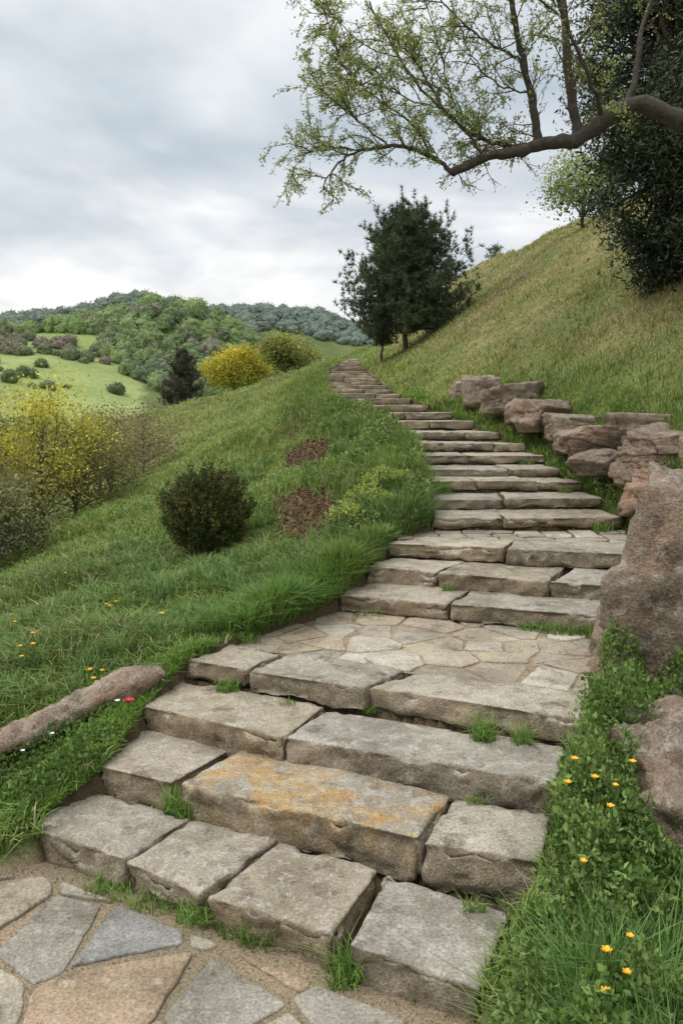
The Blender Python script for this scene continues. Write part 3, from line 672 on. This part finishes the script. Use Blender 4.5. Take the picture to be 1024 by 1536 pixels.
# ------------------------------------------------------------------ flowers
def flower(mb, p, r, col, n=6, cup=.5, layers=1):
    for L in range(layers):
        rr = r * (1 - .28 * L)
        for k in range(n):
            a = k * 2 * math.pi / n + L * .5 + rng.uniform(-.1, .1)
            d = A_([math.cos(a), math.sin(a), 0]); s = A_([-d[1], d[0], 0]); c = A_(p)
            up = A_([0, 0, 1.]) * rr * cup * (1 + L * .5)
            V = [c, c + d * rr * .55 + s * rr * .38 + up * .6, c + d * rr + s * rr * .12 + up, c + d * rr - s * rr * .12 + up, c + d * rr * .55 - s * rr * .38 + up * .6]
            mb.add(V, t=[(0, 1, 4)], q=[(1, 2, 3, 4)], c=A_(col) * rng.uniform(.8, 1.1))
def flowers(name, pts, r, col, hs, **k):
    mb = MB()
    for (x, y) in pts:
        z = float(G([x], [y], False)[0]); h = rng.uniform(*hs)
        tube(mb, [(x, y, z), (x + .01, y, z + h * .5), (x + .005, y, z + h)], .002, 4, (.08, .15, .03))
        flower(mb, (x + .005, y, z + h), r * rng.uniform(.8, 1.15), col, **k)
    mb.build(name, M_petal)
yel = (.85, .52, .02)
flowers('yellow_flowers', [(.86, 3.05), (.98, 3.1), (1.00, 2.98), (1.06, 3.1), (.93, 3.2), (.82, 2.72), (.80, 2.42), (.84, 2.36), (.76, 2.3), (.9, 2.5), (1.2, 3.3)], .017, yel, (.28, .36), cup=.8, layers=2)
flowers('yellow_flowers', [(-2.02, 5.0), (-1.92, 4.95), (-1.98, 5.1), (-1.95, 4.85), (-1.7, 5.75), (-1.66, 5.85), (-1.72, 5.9), (-1.45, 4.57), (-1.42, 4.55), (-2.3, 5.6), (-1.38, 4.58), (-2.6, 7.5), (-1.2, 5.3)], .018, yel, (.13, .2), cup=.8, layers=2)
flowers('red_rose', [(-1.13, 4.22)], .035, (.6, .012, .06), (.12, .13), layers=3, n=6, cup=.6)
flowers('white_flowers', [(-1.50, 4.12), (-1.2, 4.25), (-1.62, 4.04)], .014, (.8, .78, .75), (.10, .14))

# ------------------------------------------------------------------ trees
def broadleaf(name, base, H, R, trunk_h, nclump, per, leaf, col, seed, col2=None, tr=.06, flat=1.0, cl=.24, mat=None, bark=(.11, .09, .07), low=-.8, aspect=.7, sz=1.0):
    global rng
    keep = rng; rng = np.random.default_rng(seed)
    e = empty(name); base = A_(base, float); mw = MB(); ml = MB()
    cz = (trunk_h + H) / 2; vz = (H - trunk_h) / 2
    d = unit(rng.normal(size=(nclump * 3, 3))); d = d[d[:, 2] > low][:nclump]; n = len(d)
    rad = rng.uniform(.25, 1, n) ** .5 * (1 + .3 * fbm(d * 1.7 + seed, 2, 1))
    Cc = base + A_([0, 0, cz]) + d * rad[:, None] * A_([R, R * flat, vz])
    tp = bend(base - A_([0, 0, .15]), base + A_([0, 0, cz + vz * .4]), 8, 0, .015); tube(mw, tp, np.linspace(tr, tr * .35, 8), 8, bark)
    for c in Cc:
        f = rng.uniform(.35, .85); s0 = tp[int(f * 7)]
        if s0[2] > c[2]: s0 = tp[max(1, int(f * 4))]
        tube(mw, bend(s0, c, 6, .08, .04), np.linspace(tr * .33, tr * .05, 6), 5, bark)
    cs = rng.uniform(.65, 1.3, n)
    for c, q, dd, rd in zip(Cc, cs, d, rad):
        m_ = per; P = c + rng.normal(size=(m_, 3)) * R * cl * A_([1, 1, .75]) * rng.uniform(.7, 1.2)
        cc = A_(col) * q if col2 is None else (A_(col) + (A_(col2) - A_(col)) * np.clip((c[2] - base[2] - trunk_h) / (H - trunk_h) * 1.1 + rng.normal() * .2, 0, 1)) * q
        leaves(ml, P, leaf * rng.uniform(.6, 1.3, m_), cc * rng.uniform(.7, 1.3, (m_, 1)), aspect)
    mw.build('trunk_and_limbs', M_bark, e, True); ml.build('foliage', mat or M_leaf, e)
    rng = keep
def needles(ml, P, L, col, up, n):
    N = len(P); P = np.repeat(P, n, 0); d = unit(rng.normal(size=(N * n, 3)) + np.repeat(up, n, 0))
    w = unit(np.cross(d, rng.normal(size=d.shape))); s = L * rng.uniform(.6, 1.2, (N * n, 1))
    V = np.stack([P - w * s * .06, P + w * s * .06, P + d * s], 1).reshape(-1, 3)
    c = np.repeat(np.repeat(A_(col) * rng.uniform(.6, 1.5, (N, 1)), n, 0), 3, 0)
    ml.add(V, t=np.arange(N * n * 3).reshape(-1, 3), c=c)
def pine(name, base, H, R, seed, levels=24, per=5, col=(.07, .10, .045), L=.14, start=.16, tr=.09, elev=.45, nn=14, pw=1.0, step=.11):
    global rng
    keep = rng; rng = np.random.default_rng(seed); e = empty(name); base = A_(base, float); mw = MB(); ml = MB()
    tp = bend(base - A_([0, 0, .2]), base + A_([0, 0, H]), 10, 0, .008); tube(mw, tp, np.linspace(tr, tr * .12, 10), 8, (.10, .07, .05))
    sk = rng.uniform(.7, 1.12, 12)
    for lv in range(levels):
        f = start + (1 - start) * lv / levels; rel = (f - start) / (1 - start)
        prof = (1 - rel) ** pw * min(1, .7 + rel * 2.5) + .05
        p0 = base + A_([0, 0, H * f]); p0[:2] += [np.interp(f, np.linspace(0, 1, 10), tp[:, 0] - base[0]), np.interp(f, np.linspace(0, 1, 10), tp[:, 1] - base[1])]
        for b in range(per):
            a = rng.uniform(0, 6.28); Lb = R * prof * rng.uniform(.5, 1.1) * sk[int(a / 6.284 * 12)]; el = elev + rel * .6 + rng.normal() * .15
            p1 = p0 + A_([math.cos(a) * Lb, math.sin(a) * Lb, Lb * math.tan(min(el, 1.2)) * .8])
            pp = bend(p0, p1, 7, -.12, .03); tube(mw, pp, np.linspace(tr * .28, .006, 7), 5, (.09, .065, .05))
            m_ = max(4, int(Lb / step)); T = rng.uniform(.3, 1.0, m_) ; idx = T * 6; i0 = np.minimum(idx.astype(int), 5); fr = (idx - i0)[:, None]
            q = pp[i0] * (1 - fr) + pp[i0 + 1] * fr
            tw = q + rng.normal(size=(m_, 3)) * Lb * .13 * A_([1, 1, .5]) + A_([0, 0, .08])
            for u, v_ in zip(q, tw): tube(mw, A_([u, (u + v_) / 2, v_]), .006, 3, (.08, .06, .045))
            tips = np.concatenate([tw, (q + tw) / 2, tw + rng.normal(size=(m_, 3)) * .07, pp[3:], pp[-1:] + A_([[0, 0, .1]]), pp[-1:] + A_([[0, 0, .2]])])
            dirv = A_([math.cos(a) * .5, math.sin(a) * .5, 1.1])
            needles(ml, tips, L, A_(col) * rng.uniform(.7, 1.3), np.tile(dirv, (len(tips), 1)), nn)
    mw.build('trunk_and_limbs', M_bark, e, True); ml.build('needles', M_dark, e)
    rng = keep
def gz(x, y): return float(G([x], [y])[0])
pine('pine_tree', (2.02, 25, gz(2.02, 25)), 3.95, 2.15, 3, levels=30, per=9, elev=.34, L=.15, nn=20, pw=.62)
pine('pine_tree', (1.3, 25.8, gz(1.3, 25.8)), 2.0, .8, 5, levels=14, per=7, L=.13, tr=.05, start=.3)
pine('conifer_tree', (-9.9, 50, gz(-9.9, 50) - .3), 4.0, 2.1, 6, levels=18, per=7, col=(.085, .085, .055), L=.3, elev=.02, start=.05, nn=10, step=.2)
broadleaf('yellow_leaf_tree', (-8.0, 60, gz(-8, 60)), 6.4 - gz(-8, 60) + .1, 2.35, .5, 60, 260, .16, (.30, .32, .05), 8, col2=(.55, .47, .06), tr=.15, cl=.19)
broadleaf('green_tree', (-4.5, 65, gz(-4.5, 65)), 7.9 - gz(-4.5, 65), 2.2, .8, 55, 220, .18, (.20, .24, .07), 9, col2=(.33, .34, .11), tr=.15, cl=.2)
broadleaf('green_tree', (7.6, 25, gz(7.6, 25)), 2.4, 1.3, .3, 45, 130, .09, (.20, .26, .10), 10, col2=(.34, .41, .18), tr=.06, cl=.22)
broadleaf('green_tree', (9.2, 24, gz(9.2, 24)), 2.6, 1.5, .3, 50, 140, .09, (.18, .24, .09), 13, col2=(.30, .37, .15), tr=.06, cl=.22)
broadleaf('small_tree', (7.3, 38, gz(7.3, 38)), .9, .4, .1, 14, 60, .08, (.13, .19, .12), 14, tr=.03)
broadleaf('evergreen_tree', (5.45, 12.0, gz(5.45, 12.0)), 7.0, 1.75, -.6, 200, 460, .10, (.030, .046, .022), 16, col2=(.055, .075, .033), tr=.2, cl=.13, mat=M_dark, low=-1, aspect=.34, bark=(.07, .045, .03))
broadleaf('evergreen_tree', (5.35, 10.6, gz(5.35, 10.6)), 3.4, 1.4, .1, 80, 460, .09, (.033, .048, .022), 17, col2=(.065, .08, .033), tr=.16, cl=.14, mat=M_dark, low=-1, aspect=.34, bark=(.07, .045, .03))
def shrub(name, x, y, H, R, seed, col, col2, per=160, leaf=.06, zoff=0, n=40): broadleaf(name, (x, y, gz(x, y) + zoff), H, R, .1, n, per, leaf, col, seed, col2=col2, tr=.05, cl=.24, bark=(.16, .13, .10))
shrub('forsythia_bush', -6.4, 14.0, 3.1, 1.3, 61, (.18, .19, .07), (.60, .52, .07), 190)
shrub('forsythia_bush', -5.5, 14.6, 2.9, 1.0, 62, (.18, .19, .07), (.53, .50, .08), 170)
shrub('bare_shrub', -5.6, 12.2, 1.9, .9, 63, (.13, .14, .07), (.20, .20, .09), 150)
shrub('bare_shrub', -5.2, 15.5, 2.0, 1.0, 64, (.16, .15, .08), (.32, .33, .11), 150)
shrub('bare_shrub', -5.9, 19.5, 2.2, 1.2, 65, (.20, .16, .11), (.30, .27, .14), 110)
shrub('bare_shrub', -5.6, 22.5, 1.9, 1.1, 66, (.21, .16, .12), (.30, .25, .15), 90)
shrub('bare_shrub', -7.2, 18.5, 2.4, 1.2, 67, (.18, .15, .10), (.30, .30, .12), 120)
shrub('bare_shrub', -6.7, 12.5, 2.2, 1.0, 68, (.12, .13, .07), (.22, .24, .09), 170)
shrub('bare_shrub', -4.95, 11.2, 1.3, .7, 69, (.13, .14, .08), (.22, .23, .10), 110)
shrub('bare_shrub', -5.0, 17.2, 1.6, .8, 70, (.17, .14, .09), (.28, .24, .13), 90)

e = empty('juniper_bush'); bx, by = -1.42, 8.35; bz = gz(bx, by); mw = MB(); ml = MB()
for k in range(950):
    d = unit(rng.normal(size=3)); sc_ = rng.uniform(.5, 1.0)
    p1 = A_([bx, by, bz + .46]) + d * A_([.44, .43, .45]) * sc_ * (1 + .11 * math.sin(d[0] * 7 + d[2] * 5))
    p0 = A_([bx + rng.normal() * .03, by + rng.normal() * .03, bz + .02])
    if k % 5 == 0: tube(mw, bend(p0, p1, 5, -.05, .03), np.linspace(.012, .003, 5), 4, (.08, .06, .04))
    dr = unit(d * .7 + A_([0, 0, .9])); m_ = 50; f = rng.random((m_, 1)) ; Ls = rng.uniform(.08, .22)
    P = p1 + dr * (f - .3) * Ls + rng.normal(size=(m_, 3)) * .024 * (1.2 - f)
    leaves(ml, P, .03 * rng.uniform(.6, 1.3, m_), A_([.055, .08, .02] if rng.random() < .6 else [.15, .14, .035]) * rng.uniform(.6, 1.4, (m_, 1)), .38, np.tile(dr, (m_, 1)), 1.0)
mw.build('stems', M_bark, e); ml.build('foliage', M_dark, e)

# overhanging bough
e = empty('overhanging_tree'); mw = MB(); ml = MB(); bk = (.06, .048, .038)
def limb(P, r0, r1, sides=9): P = smooth_path(P, 5); P = P + rng.normal(size=P.shape) * .007; tube(mw, P, np.linspace(r0, r1, len(P)) * (1 + .08 * rng.normal(size=len(P))), sides, bk); return P
tz = gz(4.7, 7.6)
limb([(4.75, 7.7, tz - .3), (4.65, 7.6, tz + .8), (4.5, 7.5, tz + 1.9), (4.55, 7.6, tz + 3.2), (4.4, 7.8, tz + 5)], .24, .10, 12)
main = limb([(4.5, 7.5, 4.45), (3.9, 7.2, 4.42), (3.44, 7, 4.42), (3.0, 7, 4.54), (2.65, 7, 4.68), (2.36, 7, 4.595), (2.10, 7, 4.39), (1.8, 6.95, 4.33), (1.51, 6.9, 4.24), (1.22, 6.9, 4.18), (.96, 6.9, 4.06)], .115, .032)
tip_ = limb([(.96, 6.9, 4.06), (.81, 6.9, 4.18), (.545, 6.9, 4.28), (.28, 6.9, 4.27), (.076, 6.85, 4.2), (-.07, 6.8, 4.05), (-.19, 6.8, 3.85)], .024, .004, 6)
L2 = [([(2.08, 7, 4.4), (2.03, 7.02, 4.72), (1.99, 7.05, 5.13), (1.98, 7.1, 5.6), (1.92, 7.2, 6.3)], .05, .026), ([(1.70, 6.95, 4.3), (1.675, 6.9, 4.55), (1.57, 6.85, 4.96), (1.48, 6.8, 5.31), (1.38, 6.7, 5.9)], .04, .018),
      ([(1.72, 6.95, 4.31), (1.45, 7.1, 4.36), (1.22, 7.15, 4.45), (.87, 7.2, 4.74), (.515, 7.2, 5.19), (.25, 7.2, 5.7)], .024, .007), ([(2.3, 7, 4.55), (2.15, 6.8, 4.75), (1.95, 6.7, 5.1), (1.75, 6.6, 5.5), (1.6, 6.5, 6.0)], .022, .008),
      ([(1.55, 6.85, 5.0), (1.3, 6.8, 5.12), (1.0, 6.75, 5.3), (.7, 6.7, 5.65)], .014, .005), ([(1.99, 7.05, 5.2), (2.25, 7.1, 5.45), (2.5, 7.2, 5.9)], .018, .007), ([(1.22, 6.9, 4.19), (1.05, 6.8, 4.4), (.85, 6.7, 4.55), (.6, 6.6, 4.9), (.35, 6.6, 5.05)], .012, .004),
      ([(.81, 6.9, 4.18), (.6, 6.95, 4.5), (.3, 7, 4.75), (0, 7, 5.05), (-.15, 7, 5.5)], .011, .004), ([(.4, 6.9, 4.28), (.15, 6.9, 4.5), (-.1, 6.9, 4.7), (-.3, 6.9, 4.95)], .008, .003), ([(.2, 6.9, 4.25), (-.05, 6.95, 4.3), (-.25, 7, 4.3), (-.4, 7, 4.15)], .007, .003),
      ([(1.98, 7.1, 5.5), (1.7, 7.1, 5.7), (1.3, 7.1, 6.1)], .014, .006), ([(.87, 7.2, 4.74), (.6, 7.3, 4.85), (.3, 7.3, 5.1), (.0, 7.3, 5.3)], .008, .003), ([(.515, 7.2, 5.19), (.2, 7.2, 5.3), (-.1, 7.2, 5.6)], .007, .003), ([(2.4, 7, 4.6), (2.6, 7.1, 4.9), (2.7, 7.2, 5.4), (2.9, 7.3, 6.0)], .034, .018),
      ([(1.22, 7.15, 4.45), (1.0, 7.2, 4.8), (.9, 7.2, 5.2), (.75, 7.2, 5.7)], .01, .004), ([(1.62, 6.9, 4.75), (1.4, 6.9, 4.8), (1.2, 6.9, 4.95), (1.05, 6.9, 5.2)], .009, .004)]
limbs = [limb(a, b, c, 6) for a, b, c in L2] + [tip_]
def twig(p, d, L, r, depth, dens):
    d = unit(A_(d)); n = 6; P = [A_(p)]
    for k in range(n):
        d = unit(d + rng.normal(size=3) * .18 + A_([0, 0, -.03 if depth < 2 else -.08])); P.append(P[-1] + d * L / n)
    P = A_(P); tube(mw, P, np.linspace(r, .0014, n + 1), 4, (.09, .075, .05))
    if depth < 2:
        for k in range(2 + int(L * 5)):
            i = rng.integers(1, n); twig(P[i], unit(P[i] - P[i - 1]) + rng.normal(size=3) * .6, L * rng.uniform(.35, .6), r * .6, depth + 1, dens)
    m_ = int(L * dens * 66); f = rng.uniform(.15, 1, m_) * n; i = np.minimum(f.astype(int), n - 1); fr = (f - i)[:, None]
    Q = P[i] * (1 - fr) + P[i + 1] * fr + rng.normal(size=(m_, 3)) * .014
    leaves(ml, Q, .028 * rng.uniform(.5, 1.35, m_), A_([.34, .40, .15]) * rng.uniform(.55, 1.35, (m_, 1)), .5)
for P, (nt_, dens) in zip(limbs, [(16, .6), (20, .8), (28, 1.0), (14, .8), (16, 1), (6, .5), (18, 1.1), (24, 1.3), (16, 1.4), (12, 1.4), (12, .9), (16, 1.1), (12, 1.1), (4, .4), (18, 1), (12, 1), (24, 1.4)]):
    for k in range(nt_):
        i = rng.integers(2, len(P)); t_ = unit(P[i] - P[i - 1])
        d = t_ * .6 + rng.normal(size=3) * A_([.55, .5, .6]) + A_([-.1, 0, .3]); twig(P[i], d, rng.uniform(.2, .5), .006, 0, dens)
for k in range(12):
    i = rng.integers(30, len(main)); twig(main[i], rng.normal(size=3) + A_([0, 0, .8]), .3, .005, 1, .6)
mw.build('trunk_and_limbs', M_bark, e, True); ml.build('foliage', M_leaf, e)

# distant woodland, one mesh: lumpy crown volumes with leaf clumps over them
mb = MB(); tmpl = []
bm = bmesh.new(); bmesh.ops.create_icosphere(bm, subdivisions=3, radius=1); IV = A_([v.co[:] for v in bm.verts]); IT = A_([[v.index for v in f.verts] for f in bm.faces]); bm.free()
kp = IV[:, 2] > -.75; mp = -np.ones(len(IV), int); mp[kp] = np.arange(kp.sum()); IT = mp[IT[(kp[IT]).all(1)]]; IV = IV[kp]
for k in range(8):
    so = k * 9.3
    ir = (.82 + .34 * fbm(IV * 2.0 + so, 3, 3) + .10 * fbm(IV * 7 + so, 2, 4))
    d = unit(rng.normal(size=(420, 3))); d = d[d[:, 2] > -.3]
    rad = (.86 + .34 * fbm(d * 2.0 + so, 3, 3)) * rng.uniform(.93, 1.2, len(d)); tmpl.append((ir, d, rad, np.clip(.5 + 1.2 * fbm(IV * 7 + so, 2, 4), .2, 1)))
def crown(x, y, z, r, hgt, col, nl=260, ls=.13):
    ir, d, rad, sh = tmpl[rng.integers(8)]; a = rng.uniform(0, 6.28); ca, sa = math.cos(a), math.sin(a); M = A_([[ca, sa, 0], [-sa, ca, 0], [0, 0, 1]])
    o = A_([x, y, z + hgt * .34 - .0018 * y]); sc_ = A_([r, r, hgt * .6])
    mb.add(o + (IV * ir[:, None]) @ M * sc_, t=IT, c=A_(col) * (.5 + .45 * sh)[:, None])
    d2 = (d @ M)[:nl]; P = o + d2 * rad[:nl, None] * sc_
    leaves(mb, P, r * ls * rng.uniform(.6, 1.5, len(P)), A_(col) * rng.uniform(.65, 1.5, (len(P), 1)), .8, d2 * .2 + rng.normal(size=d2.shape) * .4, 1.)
pal = [(.16, .23, .07), (.21, .29, .08), (.26, .34, .11), (.18, .21, .09), (.23, .21, .14), (.12, .17, .07), (.22, .31, .09), (.18, .26, .08)]
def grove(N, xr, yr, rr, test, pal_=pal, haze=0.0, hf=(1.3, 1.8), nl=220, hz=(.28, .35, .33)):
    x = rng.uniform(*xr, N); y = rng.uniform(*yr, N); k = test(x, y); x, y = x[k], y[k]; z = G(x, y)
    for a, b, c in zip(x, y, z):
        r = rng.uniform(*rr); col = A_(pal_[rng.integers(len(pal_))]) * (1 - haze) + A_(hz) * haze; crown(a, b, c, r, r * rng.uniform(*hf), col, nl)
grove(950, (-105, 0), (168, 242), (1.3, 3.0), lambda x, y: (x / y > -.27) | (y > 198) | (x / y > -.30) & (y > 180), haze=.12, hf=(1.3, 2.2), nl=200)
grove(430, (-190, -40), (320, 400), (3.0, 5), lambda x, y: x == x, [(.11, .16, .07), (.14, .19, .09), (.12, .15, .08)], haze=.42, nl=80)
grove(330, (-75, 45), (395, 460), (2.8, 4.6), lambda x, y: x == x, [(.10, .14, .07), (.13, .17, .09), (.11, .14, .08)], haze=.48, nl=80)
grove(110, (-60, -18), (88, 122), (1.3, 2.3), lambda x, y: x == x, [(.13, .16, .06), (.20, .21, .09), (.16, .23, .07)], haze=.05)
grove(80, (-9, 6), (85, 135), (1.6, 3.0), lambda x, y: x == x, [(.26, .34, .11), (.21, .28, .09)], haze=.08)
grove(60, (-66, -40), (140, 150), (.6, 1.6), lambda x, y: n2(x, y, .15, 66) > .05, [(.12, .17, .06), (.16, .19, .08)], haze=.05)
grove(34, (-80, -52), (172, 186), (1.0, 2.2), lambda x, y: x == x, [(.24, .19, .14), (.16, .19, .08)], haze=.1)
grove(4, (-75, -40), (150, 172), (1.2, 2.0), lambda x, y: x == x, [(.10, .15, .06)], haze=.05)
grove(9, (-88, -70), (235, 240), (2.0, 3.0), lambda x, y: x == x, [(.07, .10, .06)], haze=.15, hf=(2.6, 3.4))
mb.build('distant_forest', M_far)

# ------------------------------------------------------------------ sky / light
w = bpy.data.worlds.new('World'); scene.world = w; w.use_nodes = True; nt = w.node_tree; nt.nodes.clear()
out = nt.nodes.new('ShaderNodeOutputWorld')
sky = nd(nt, 'ShaderNodeTexSky', sky_type='NISHITA'); sky.sun_disc = False; sky.sun_elevation = math.radians(58); sky.sun_rotation = math.radians(-118)
b1 = nd(nt, 'ShaderNodeBackground', Strength=.10); ln(nt, sky.outputs[0], b1.inputs[0])
tc = nd(nt, 'ShaderNodeTexCoord').outputs['Generated']
sp = nd(nt, 'ShaderNodeSeparateXYZ'); ln(nt, tc, sp.inputs[0])
zc = mth(nt, 'MAXIMUM', sp.outputs[2], 0.0); den = mth(nt, 'ADD', zc, .20)
cb = nd(nt, 'ShaderNodeCombineXYZ'); ln(nt, mth(nt, 'DIVIDE', sp.outputs[0], den), cb.inputs[0]); ln(nt, mth(nt, 'DIVIDE', sp.outputs[1], den), cb.inputs[1])
na = nt.nodes.new('ShaderNodeTexNoise'); na.inputs['Scale'].default_value = 1.1; na.inputs['Detail'].default_value = 4; na.inputs['Roughness'].default_value = .5; na.inputs['Distortion'].default_value = .3; ln(nt, cb.outputs[0], na.inputs['Vector'])
nb = noise(nt, cb.outputs[0], 2.4, 4, .55)
zw = mth(nt, 'ADD', zc, mr(nt, na.outputs['Fac'], .3, .7, -.13, .13))
rp = nt.nodes.new('ShaderNodeValToRGB'); ln(nt, zw, rp.inputs[0]); cr = rp.color_ramp
cr.elements[0].position = 0.0; cr.elements[0].color = (.90, .92, .94, 1); cr.elements[1].position = 1; cr.elements[1].color = (1.85, 1.87, 1.88, 1)
for p_, c_ in [(.10, (.95, .96, .97)), (.17, (1.04, 1.04, 1.04)), (.24, (.76, .81, .86)), (.34, (.62, .70, .77)), (.42, (.82, .87, .91)), (.52, (1.08, 1.09, 1.10))]:
    el = cr.elements.new(p_); el.color = (*c_, 1)
cl = mixc(nt, 1.0, rp.outputs[0], mixc(nt, mr(nt, nb, .3, .7, 0, 1), (.84, .86, .88), (1.14, 1.12, 1.10)), 'MULTIPLY')
cl = mixc(nt, 1.0, cl, mixc(nt, mr(nt, sp.outputs[0], -.4, .4, 0, 1), (1.06, 1.05, 1.03), (.92, .93, .95)), 'MULTIPLY')
b2 = nd(nt, 'ShaderNodeBackground', Strength=1.0); ln(nt, cl, b2.inputs[0])
mx = nd(nt, 'ShaderNodeMixShader'); mx.inputs[0].default_value = .92; ln(nt, b1.outputs[0], mx.inputs[1]); ln(nt, b2.outputs[0], mx.inputs[2]); ln(nt, mx.outputs[0], out.inputs[0])
sl = bpy.data.lights.new('sun', 'SUN'); sl.energy = 1.5; sl.angle = math.radians(14); sl.color = (1, .96, .90)
so = bpy.data.objects.new('sun', sl); scene.collection.objects.link(so)
sdv = Vector((-.55, -.30, 1.0)); so.rotation_euler = sdv.to_track_quat('Z', 'Y').to_euler()

cam = bpy.data.cameras.new('camera'); co = bpy.data.objects.new('camera', cam); scene.collection.objects.link(co)
co.location = (0, 0, 2.0); co.rotation_euler = (math.radians(90), 0, 0)
cam.sensor_fit = 'VERTICAL'; cam.sensor_height = 36; cam.lens = 28.0; cam.shift_y = -.0996; cam.clip_start = .05; cam.clip_end = 6000
scene.camera = co
scene.view_settings.view_transform = 'Standard'; scene.view_settings.look = 'None'; scene.view_settings.exposure = 0
